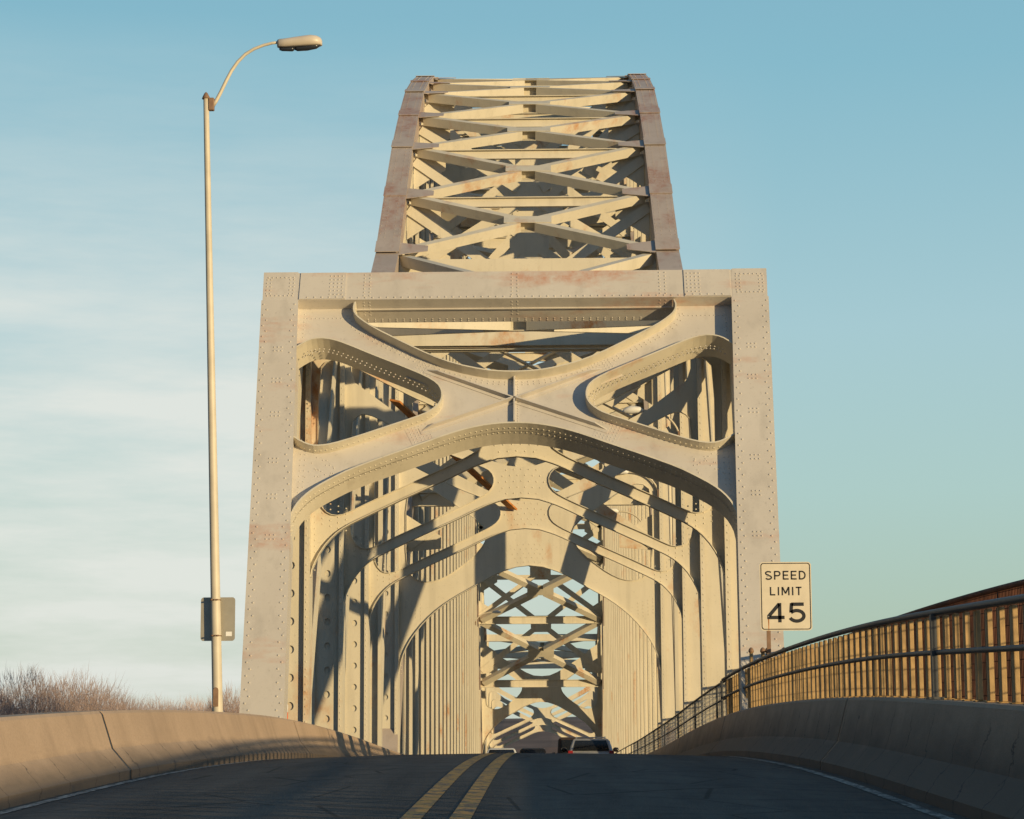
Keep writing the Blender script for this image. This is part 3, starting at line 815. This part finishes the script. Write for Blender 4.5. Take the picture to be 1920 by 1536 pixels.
# ------------------------------------------------------------------ speed limit sign
YSg = 41.4
sc0 = at(1473.5, 1118, YSg)
ss = empty('speed_limit_sign', sc0); tag(ss, 'white speed limit sign with black border reading SPEED LIMIT 45 above the railing', 'traffic sign')
T = lambda u, v, n: Vector((sc0.x+u, YSg+n, sc0.z+v))
SW, SH = .915, 1.22
MB().plate(rrect(SW, SH, .06), [], T, 0, .004).build('sign_plate', M['signwhite'], ss)
MB().plate(rrect(SW-.035, SH-.035, .05), [rrect(SW-.065, SH-.065, .04)], T, -.003, -.0005).build('sign_border', M['black'], ss)
def arc(cx, cy, rx, ry, a0, a1, n=14): return [(cx+rx*math.cos(R_(a0+(a1-a0)*k/n)), cy+ry*math.sin(R_(a0+(a1-a0)*k/n))) for k in range(n+1)]
GL = {  # centre lines of the letters in a unit-high box: (width, strokes)
 'S': (.70, [arc(.35, .745, .275, .185, 25, 180, 10)+arc(.35, .745, .275, .185, 180, 262, 6)[1:]+arc(.35, .255, .285, .205, 82, -40, 10)+arc(.35, .255, .285, .205, -40, -155, 10)[1:]]),
 'P': (.68, [[(.09, 0), (.09, 1)], [(.09, .93), (.36, .93)]+arc(.38, .69, .22, .24, 90, -90)+[(.09, .45)]]),
 'E': (.62, [[(.09, 0), (.09, 1)], [(.09, .93), (.60, .93)], [(.09, .51), (.54, .51)], [(.09, .07), (.60, .07)]]),
 'D': (.72, [[(.09, 0), (.09, 1)], [(.09, .93), (.30, .93)]+arc(.30, .5, .33, .43, 90, -90, 18)+[(.09, .07)]]),
 'L': (.60, [[(.09, 0), (.09, 1)], [(.09, .07), (.58, .07)]]),
 'I': (.18, [[(.09, 0), (.09, 1)]]),
 'M': (.86, [[(.09, 0), (.09, 1)], [(.77, 0), (.77, 1)], [(.11, .98), (.43, .22)], [(.75, .98), (.43, .22)]]),
 'T': (.64, [[(.32, 0), (.32, 1)], [(.02, .93), (.62, .93)]]),
 '4': (.84, [[(.60, 0), (.60, 1)], [(.58, .95), (.07, .30)], [(.02, .255), (.82, .255)]]),
 '5': (.80, [[(.14, .93), (.72, .93)], [(.155, .99), (.12, .50)], [(.12, .50), (.20, .56)]+arc(.385, .335, .33, .27, 112, -60, 18)+arc(.385, .335, .33, .27, -60, -158, 10)[1:]])}
def word(body, x0, x1, z0, hgt, w, gap):
    tot = sum(GL[c][0] for c in body)+gap*(len(body)-1); sx = (x1-x0)/tot; x = x0
    for c in body:
        gw, strokes = GL[c]; m = MB()
        for st_ in strokes:
            pts = [(x+p[0]*sx, z0+p[1]*hgt) for p in st_]
            L, Rr = [], []
            for i, p in enumerate(pts):
                q0, q1 = pts[max(i-1, 0)], pts[min(i+1, len(pts)-1)]; dx, dz = q1[0]-q0[0], q1[1]-q0[1]; k = math.hypot(dx, dz) or 1
                L.append((p[0]-dz/k*w/2, p[1]+dx/k*w/2)); Rr.append((p[0]+dz/k*w/2, p[1]-dx/k*w/2))
            b0 = len(m.v)
            for (a_, b_) in zip(L, Rr): m.v += [tuple(T(a_[0], a_[1], -.002)), tuple(T(b_[0], b_[1], -.002))]
            for i in range(len(pts)-1): m.f.append((b0+2*i, b0+2*i+1, b0+2*i+3, b0+2*i+2))
        m.build('letter' if c.isalpha() else 'numeral', M['black'], ss); x += (gw+gap)*sx
word('SPEED', -.365, .365, .295, .155, .026, .17)
word('LIMIT', -.285, .285, .015, .15, .026, .22)
word('45', -.345, .345, -.465, .345, .062, .16)
MB().plate([(-.012, 0), (.012, 0), (.008, -.2), (-.004, -.24)], [], lambda u, v, n: T(-.315+u, -.385+v, n), -.0014, -.001).build('rust_streak', M['rust'], ss)
px = at(1441, 1190, YSg+.06)
MB().box(px.x-.035, px.x+.035, YSg+.01, YSg+.05, zr(41.4)+.1, sc0.z+.5).build('sign_post', M['bracket'], ss)
for dz in (-.36, .36):
    MB().rivet((px.x, YSg, sc0.z+dz), (0, -1, 0), .014).build('bolt', M['galv'], ss)

# ------------------------------------------------------------------ orange marker beside the portal foot
mk = at(537, 1352, 44.6); mk.z = zr(44.6)
dm = empty('delineator', mk); tag(dm, 'small orange marker post with white top at the left portal foot', 'marker')
MB().tube([mk, mk+Vector((0, 0, .86))], .03, 10).build('post', M['orange'], dm, True)
MB().tube([mk+Vector((0, 0, .86)), mk+Vector((0, 0, 1.0)), mk+Vector((0, 0, 1.02))], [.031, .031, .012], 10).build('reflective_top', M['whitep'], dm, True)

# ------------------------------------------------------------------ lamps bracketed to the truss
def truss_lamp(s, y, z, label, reach=1.5):
    p = Vector((CX+s*4.44, y-.2, z)); r = empty('truss_lamp', p); tag(r, label, 'street lamp', 'small lamps bracketed to the bridge trusses')
    pts = bez([p, p+Vector((-s*.15, 0, .55)), p+Vector((-s*.6, 0, .75)), p+Vector((-s*reach*.72, 0, .72))], 14)
    MB().tube(pts, .032, 8).build('arm', M['pole'], r, True)
    e = pts[-1]
    MB().tube([e+Vector((s*.05, 0, 0)), e+Vector((-s*.05, 0, .03)), e+Vector((-s*.3, 0, .03)), e+Vector((-s*.48, 0, .0)), e+Vector((-s*.55, 0, -.02))], [.04, .09, .12, .08, .02], 10).build('lamp_head', M['whitep'], r, True)
    MB().box(min(p.x, p.x-s*.05), max(p.x, p.x-s*.05), p.y-.08, p.y+.08, p.z-.15, p.z+.12).build('arm_bracket', M['bracket'], r)
truss_lamp(1, 66, 9.0, 'small curved lamp with pale head seen through the right portal opening')
truss_lamp(1, 79, 8.8, 'small curved lamp on the right truss post below the second sway frame arm')
truss_lamp(1, 91, 8.7, 'small curved lamp arm on the right hangers behind the heavy pier frame')
truss_lamp(-1, 159, 8.9, 'tiny lamp arm on the far left hangers near the tunnel like far end', 1.7)

# ------------------------------------------------------------------ vehicles
def vehicle(name, x, y, L, W, H, paint, label, cat, belt, roofw, rear_slope, front_slope, hood, facing=1, rack=False, side_post=True, group=None):
    """facing 1: we see its back. local: x right, y forward"""
    z = zr(y); root = empty(name, (x, y, z)); tag(root, label, cat, group)
    slope = math.atan((zr(y+2)-zr(y-2))/4)
    def P(a, b, c): return Vector((x+a*facing, y+b*facing, z+c+b*facing*math.tan(slope)))
    w = W/2; rw = roofw/2
    b = MB()
    # lower body: lofted rings along the length
    secs = [(-L/2, .35, belt-.08, w*.93), (-L/2+.12, .28, belt, w*.98), (-L/2+.6, .25, belt+.02, w), (L/2-hood-.2, .25, belt, w), (L/2-.5, .28, belt-.1, w*.98), (L/2-.08, .33, belt-.22, w*.9), (L/2, .4, belt-.35, w*.8)]
    n = 10
    for (yy, z0, z1, ww) in secs:
        ring = [(-ww*.92, z0), (-ww, z0+.18), (-ww*1.0, (z0+z1)/2), (-ww*.985, z1-.06), (-ww*.93, z1), (ww*.93, z1), (ww*.985, z1-.06), (ww, (z0+z1)/2), (ww, z0+.18), (ww*.92, z0)]
        b.v += [tuple(P(a, yy, c)) for a, c in ring]
    for i in range(len(secs)-1):
        for k in range(n):
            k2 = (k+1) % n; b.f.append((i*n+k, i*n+k2, (i+1)*n+k2, (i+1)*n+k))
    b.f.append(tuple(range(n-1, -1, -1))); b.f.append(tuple((len(secs)-1)*n+k for k in range(n)))
    body = b.build('body', paint, root, True)
    # cabin with rounded roof
    c = MB(); y0, y1 = -L/2+.1, L/2-hood
    tops = [(0, y0, y1, w*.93, belt-.02), (.55, y0+rear_slope*.55, y1-front_slope*.55, w*.93+(rw-w*.93)*.5, belt+(H-belt)*.55), (.92, y0+rear_slope*.92, y1-front_slope*.92, rw, belt+(H-belt)*.92), (1., y0+rear_slope+.12, y1-front_slope-.15, rw*.86, H)]
    for (_, a, e, ww, zz) in tops:
        c.v += [tuple(P(-ww, a, zz)), tuple(P(ww, a, zz)), tuple(P(ww, e, zz)), tuple(P(-ww, e, zz))]
    for i in range(3):
        for k in range(4): c.f.append((4*i+k, 4*i+(k+1) % 4, 4*i+4+(k+1) % 4, 4*i+4+k))
    c.f.append((12, 13, 14, 15)); c.build('cabin', paint, root, bevel=.04)
    def panel(nme, lo, hi, m_, yl, yh, wl, wh, push, end):   # a pane lying just proud of an end of the cabin
        g = MB(); zl = belt+(H-belt)*lo; zh = belt+(H-belt)*hi
        g.quadbox([P(-wl, yl, zl), P(wl, yl, zl), P(wl, yl-push, zl), P(-wl, yl-push, zl), P(-wh, yh, zh), P(wh, yh, zh), P(wh, yh-push, zh), P(-wh, yh-push, zh)]); return g.build(nme, m_, root)
    f = lambda t: w*.93+(rw-w*.93)*min(t/.92, 1)
    panel('rear_window', .1, .86, M['carglass'], y0+rear_slope*.1, y0+rear_slope*.86, f(.1)*.86, f(.86)*.84, .03, 0)
    panel('windscreen', .06, .88, M['carglass'], y1-front_slope*.06, y1-front_slope*.88, f(.06)*.9, f(.88)*.88, -.03, 0)
    for s in (-1, 1):
        spans = [(.06, .30), (.34, .62), (.66, .93)]
        for (t0, t1) in spans:
            g = MB(); q = []
            for tz, in ((.1,), (.84,)):
                a = y0+rear_slope*tz; e = y1-front_slope*tz; zz = belt+(H-belt)*tz
                for yy in (a+(e-a)*t0, a+(e-a)*t1): q.append((s*f(tz), yy, zz))
            A, B, C_, D_ = q[0], q[1], q[3], q[2]; o_ = s*.02
            g.quadbox([P(A[0], A[1], A[2]), P(B[0], B[1], B[2]), P(C_[0], C_[1], C_[2]), P(D_[0], D_[1], D_[2]), P(A[0]+o_, A[1], A[2]), P(B[0]+o_, B[1], B[2]), P(C_[0]+o_, C_[1], C_[2]), P(D_[0]+o_, D_[1], D_[2])])
            g.build('side_window', M['carglass'], root)
        g = MB(); g.quadbox([P(s*w*.99, -L/2-.01, belt-.28), P(s*w*.76, -L/2-.01, belt-.28), P(s*w*.76, -L/2+.1, belt-.28), P(s*w*.99, -L/2+.1, belt-.28), P(s*w*.97, -L/2-.0, belt+.06), P(s*w*.78, -L/2-.0, belt+.06), P(s*w*.78, -L/2+.1, belt+.06), P(s*w*.97, -L/2+.1, belt+.06)])
        g.build('tail_light', M['red'], root)
        g = MB(); g.tube([P(s*w*.95, L/2-hood-.55, belt+.05), P(s*(w+.05), L/2-hood-.58, belt+.1)], .03, 6); g.tube([P(s*(w+.02), L/2-hood-.56, belt+.14), P(s*(w+.08), L/2-hood-.58, belt+.15), P(s*(w+.2), L/2-hood-.6, belt+.14), P(s*(w+.23), L/2-hood-.6, belt+.13)], [.05, .095, .09, .04], 8)
        g.build('wing_mirror', M['carblack'], root, True)
        for yy in (-L/2+.85, L/2-.9):
            c0 = P(s*(w-.2), yy, .34); t = MB(); t.tube([c0, c0+Vector((s*.04*facing, 0, 0)), c0+Vector((s*.16*facing, 0, 0)), c0+Vector((s*.2*facing, 0, 0))], [.28, .34, .34, .29], 18)
            ty = t.build('wheel', M['tyre'], root, True)
            MB().tube([c0+Vector((s*.19*facing, 0, 0)), c0+Vector((s*.212*facing, 0, 0))], [.21, .19], 14).build('rim', M['rim'], ty)
    g = MB(); g.quadbox([P(-w*.9, -L/2-.09, .38), P(w*.9, -L/2-.09, .38), P(w*.9, -L/2+.05, .38), P(-w*.9, -L/2+.05, .38), P(-w*.9, -L/2-.09, .58), P(w*.9, -L/2-.09, .58), P(w*.9, -L/2+.05, .58), P(-w*.9, -L/2+.05, .58)]); g.build('bumper', M['carblack'], root, bevel=.03)
    g = MB(); g.quadbox([P(-.16, -L/2-.03, belt-.3), P(.16, -L/2-.03, belt-.3), P(.16, -L/2+.02, belt-.3), P(-.16, -L/2+.02, belt-.3), P(-.16, -L/2-.03, belt-.17), P(.16, -L/2-.03, belt-.17), P(.16, -L/2+.02, belt-.17), P(-.16, -L/2+.02, belt-.17)]); g.build('number_plate', M['whitep'], root)
    if rack:
        g = MB()
        for s in (-1, 1): g.tube([P(s*rw*.8, y0+rear_slope+.25, H), P(s*rw*.8, y0+rear_slope+.4, H+.07), P(s*rw*.8, y1-front_slope-.6, H+.07), P(s*rw*.8, y1-front_slope-.4, H)], .022, 6)
        for t in (.3, .6): g.tube([P(-rw*.8, y0+rear_slope+.4+2*t, H+.07), P(rw*.8, y0+rear_slope+.4+2*t, H+.07)], .018, 6)
        g.build('roof_rack', M['chrome'], root)
    return root
vehicle('estate_car', 1.56, 95, 4.7, 1.86, 1.57, M['carsilver'], 'silver estate car with dark rear window and roof rack driving away past the crest', 'car', 1.03, 1.42, .3, .8, 1.2, 1, True)
vehicle('cargo_van', 1.22, 118, 5.4, 1.98, 2.12, M['carbrown'], 'dark brown boxy van in front of the silver estate car', 'van', 1.2, 1.75, .05, .6, .9, 1)
vehicle('saloon_car', -2.38, 112, 4.5, 1.78, 1.54, M['carwhite'], 'oncoming car with white roof just showing over the crest at the left', 'car', .95, 1.26, .75, .85, 1.1, -1)
vehicle('cargo_van', -1.2, 150, 5.0, 1.9, 2.2, M['carblack'], 'tiny distant black van beyond the crest at the middle of the bridge', 'van', 1.1, 1.6, .3, .7, 1.0, -1)

# ------------------------------------------------------------------ land, river, woods
GZ = -17.
g = MB(); g.v = [(-6000, -3000, GZ), (6000, -3000, GZ), (6000, 6000, GZ), (-6000, 6000, GZ)]; g.f = [(0, 1, 2, 3)]
tag(g.build('ground', M['ground']), 'brown winter floodplain far below the bridge', 'ground', kind='structure')
g = MB(); g.v = [(-6000, 75, GZ+.05), (6000, 75, GZ+.05), (6000, 185, GZ+.05), (-6000, 185, GZ+.05)]; g.f = [(0, 1, 2, 3)]
tag(g.build('river', M['water']), 'wide river channel under the arch', 'river', kind='structure')
h = MB(); nx, ny = 90, 10
for j in range(ny+1):
    for i in range(nx+1):
        x = -1600+3200*i/nx; y = 1500+90*j
        s_ = math.sin(math.pi*min(j/ny*1.0, 1))**.7 if 0 < j < ny else 0
        hgt = (27+5*math.sin(x*.004+1)+4*math.sin(x*.013)+2.5*math.sin(x*.03+j)+random.uniform(-1.5, 1.5))
        h.v.append((x, y, GZ+(hgt-GZ)*s_ if s_ else GZ-1))
for j in range(ny):
    for i in range(nx):
        q = j*(nx+1)+i; h.f.append((q, q+1, q+nx+2, q+nx+1))
tag(h.build('hills', M['hill']), 'wooded brown bluff beyond the far end of the bridge', 'hill', kind='structure')

def twig(m, p, q, r):
    b = len(m.v); x, y, z = p; X, Y, Z = q
    m.v += [(x+r, y, z), (x-r*.5, y+r*.87, z), (x-r*.5, y-r*.87, z), (X, Y, Z)]
    m.f += [(b, b+1, b+3), (b+1, b+2, b+3), (b+2, b, b+3)]
def tree_meshes(seed, H, spread, NB):
    rnd = random.Random(seed); tr = MB(); cr = MB(); g = rnd.gauss
    def limb(p, d, L, r, lev):
        k = (5, 5, 4, 3, 2, 1, 1)[lev]; pts = [p]; dd = d.copy()
        for i in range(k):
            dd = (dd+Vector((g(0, .10), g(0, .10), g(.03, .06)))).normalized()
            q = pts[-1]+dd*L/k
            e = (q.x*q.x+q.y*q.y)/(H*.34*spread)**2+((q.z-H*.58)/(H*.42))**2
            if lev > 1 and e > 1.: q = pts[-1]+(dd+Vector((-q.x, -q.y, H*.5-q.z)).normalized()*.7).normalized()*L/k*.35
            pts.append(q)
        if lev < 4: (tr if lev < 3 else cr).tube(pts, [max(r*(1-.55*i/k), .02) for i in range(k+1)], 6 if lev < 2 else (4 if lev < 3 else 3), False)
        else:
            for i in range(k): twig(cr, pts[i], pts[i+1]+dd*L*.1, .026 if lev == 4 else .021)
        if lev >= len(NB): return
        for i in range(NB[lev]):
            t = rnd.uniform(.3, 1.); q = pts[min(int(t*k+.5), k)]
            ax = Vector((g(0, 1), g(0, 1), g(0, .3))).normalized()
            nd = (dd*rnd.uniform(.7, 1.1)+ax*rnd.uniform(.45, .85)*spread+Vector((0, 0, .13))).normalized()
            limb(q, nd, L*rnd.uniform(.56, .76), r*.5, lev+1)
    limb(Vector((0, 0, 0)), Vector((0, 0, 1)), H*.34, H*.018, 0)
    ph = [rnd.uniform(0, 6.28) for _ in range(4)]
    for i in range(11000):                      # the fine outer spray of the crown
        cz = rnd.uniform(-.25, 1); th = rnd.uniform(0, 6.283); sr = math.sqrt(1-cz*cz)
        lump = .90+.06*math.sin(3*th+ph[0])+.05*math.sin(5*th+3*cz+ph[1])+.04*math.sin(7*cz+ph[2])
        f = (1-.42*rnd.random()**1.3)*lump
        d = Vector((sr*math.cos(th), sr*math.sin(th), cz)); o = Vector((0, 0, H*.58))
        p = o+Vector((d.x*H*.33*spread, d.y*H*.33*spread, d.z*H*.42))*f
        q = p+(d*.7+Vector((g(0, .35), g(0, .35), .45+g(0, .3))))*rnd.uniform(.5, 1.3)
        twig(cr, p, q, rnd.uniform(.012, .024))
    return tr, cr
protos = []
for k, (H_, sp_, nb_) in enumerate(((24., 1.0, (8, 6, 6, 5, 5, 4)), (22., 1.15, (8, 6, 6, 5, 5, 3)), (20., .95, (7, 6, 5, 5, 5, 3)), (23., .7, (6, 6, 5, 5, 4, 2)))):
    tr, cr = tree_meshes(40+k, H_, sp_, nb_)
    protos.append((tr, cr))
tree_spec = [  # photo x, photo y of the top, distance, kind, label
    (48, 1266, 235, 0, 'largest bare tree with a broad dome crown at the far left'),
    (118, 1270, 240, 1, 'second bare tree with a wide crown, right of the largest tree'),
    (-30, 1290, 250, 2, 'bare tree cut by the left edge of the picture'),
    (172, 1286, 255, 2, 'smaller bare tree at the right shoulder of the big clump'),
    (218, 1316, 330, 1, 'low bare tree over the first barrier joint'),
    (262, 1318, 340, 0, 'low bare tree with a fuzzy round crown, right of the first barrier joint'),
    (305, 1313, 350, 3, 'thin upright bare tree about halfway between the big clump and the lamp pole'),
    (345, 1321, 350, 2, 'lowest bare tree left of the lamp pole'),
    (378, 1315, 350, 1, 'bare tree with open branches just left of the lamp pole'),
    (432, 1296, 260, 3, 'upright bare tree between the lamp pole and the bridge portal'),
    (452, 1302, 270, 2, 'bare tree half hidden behind the left portal post')]
built = {}
for (px_, py_, Y, k, lab) in tree_spec:
    tp = at(px_, py_, Y); base = Vector((tp.x, Y, GZ))
    if k not in built:
        tr, cr = protos[k]
        zz = sorted(v[2] for v in cr.v); hgt = zz[int(len(zz)*.999)]
        r = empty('bare_tree', (0, 0, 0)); o1 = tr.build('trunk', M['trunk'], r); o2 = cr.build('crown', M['twig'], r)
        built[k] = (r, hgt)
    else:
        r = copy_thing(built[k][0])
    sc_ = (tp.z-GZ)/built[k][1]
    r.location = base; r.rotation_euler.z = random.uniform(0, 6.28); r.scale = (sc_, sc_, sc_)
    tag(r, lab, 'tree', 'bare trees beyond the left barrier')

# ------------------------------------------------------------------ sky, sun, camera
EL, AZ = R_(6.7), R_(44)
S = Vector((math.sin(AZ)*math.cos(EL), -math.cos(AZ)*math.cos(EL), math.sin(EL)))
w = bpy.data.worlds.new('World'); sc.world = w; w.use_nodes = True; nt = w.node_tree
bg = nt.nodes['Background']
sky = nt.nodes.new('ShaderNodeTexSky'); sky.sky_type = 'NISHITA'; sky.sun_disc = False
sky.sun_elevation = EL; sky.sun_rotation = math.atan2(S.x, S.y)
sky.air_density = 1.2; sky.dust_density = 1.0; sky.ozone_density = 2.0
tc = nt.nodes.new('ShaderNodeTexCoord'); sp = nt.nodes.new('ShaderNodeSeparateXYZ'); nt.links.new(tc.outputs['Generated'], sp.inputs[0])
def wmath(op, a, b=0.):
    n = nt.nodes.new('ShaderNodeMath'); n.operation = op
    for i, q in enumerate((a, b)):
        if isinstance(q, (int, float)): n.inputs[i].default_value = q
        else: nt.links.new(q, n.inputs[i])
    return n.outputs[0]
cr_ = nt.nodes.new('ShaderNodeValToRGB'); nt.links.new(sp.outputs['Z'], cr_.inputs['Fac'])
el = cr_.color_ramp.elements
STOPS = [(0., (.36, .45, .33)), (.05, (.39, .51, .42)), (.11, (.38, .55, .53)), (.18, (.35, .54, .59)), (.29, (.22, .45, .55)), (.6, (.10, .25, .42)), (1., (.06, .16, .32))]
el[0].position, el[0].color = STOPS[0][0], (*STOPS[0][1], 1); el[1].position, el[1].color = STOPS[-1][0], (*STOPS[-1][1], 1)
for p_, c_ in STOPS[1:-1]:
    e = el.new(p_); e.color = (*c_, 1)
# thin high cloud: a pale bank low on the left with horizontal wisps
ns = nt.nodes.new('ShaderNodeTexNoise'); ns.inputs['Scale'].default_value = 6.; ns.inputs['Detail'].default_value = 7; ns.inputs['Roughness'].default_value = .6
mp = nt.nodes.new('ShaderNodeMapping'); mp.inputs['Scale'].default_value = (1., 1., 6.); nt.links.new(tc.outputs['Generated'], mp.inputs['Vector']); nt.links.new(mp.outputs['Vector'], ns.inputs['Vector'])
wisp = ramp(nt, ns.outputs['Fac'], .30, .70)
side = ramp(nt, sp.outputs['X'], .10, -.13)
low = ramp(nt, sp.outputs['Z'], .31, .14)
bank = wmath('MULTIPLY', wmath('MULTIPLY', side, low), wmath('ADD', wmath('MULTIPLY', wisp, .85), .42))
cl = mixc(nt, bank, cr_.outputs['Color'], (.69, .72, .68))
nk = nt.nodes.new('ShaderNodeVectorMath'); nk.operation = 'SCALE'; nk.inputs['Scale'].default_value = .10; nt.links.new(sky.outputs['Color'], nk.inputs[0])
away = ramp(nt, sp.outputs['Y'], .72, .05)
cl = mixc(nt, away, cl, (.105, .205, .335))           # clear blue sky overhead and behind
cl = mixc(nt, wmath('MULTIPLY', ramp(nt, sp.outputs['X'], -.25, -.6), .85), cl, (.03, .05, .085))   # unseen left sky darkened on purpose to keep the right barrier dark
both = nt.nodes.new('ShaderNodeMix'); both.data_type = 'RGBA'; both.inputs[0].default_value = .1
nt.links.new(cl, both.inputs[6]); nt.links.new(nk.outputs[0], both.inputs[7])
nt.links.new(both.outputs[2], bg.inputs['Color']); bg.inputs['Strength'].default_value = 1.
su = bpy.data.lights.new('sun', 'SUN'); su.energy = 3.85; su.angle = R_(.5); su.color = (1., .765, .42)
so = bpy.data.objects.new('sun', su); col.objects.link(so); so.rotation_euler = S.to_track_quat('Z', 'Y').to_euler(); so.location = (60, -60, 60)
cam = bpy.data.cameras.new('camera'); co = bpy.data.objects.new('camera', cam); col.objects.link(co); sc.camera = co
mm = Matrix((rt, upv, -fwd)).transposed().to_4x4(); co.matrix_world = mm
cam.sensor_width = 36; cam.sensor_fit = 'HORIZONTAL'; cam.lens = 36*F_/1920; cam.clip_start = .1; cam.clip_end = 20000
sc.view_settings.view_transform = 'Standard'; sc.view_settings.look = 'None'; sc.view_settings.exposure = .2; sc.view_settings.gamma = 1
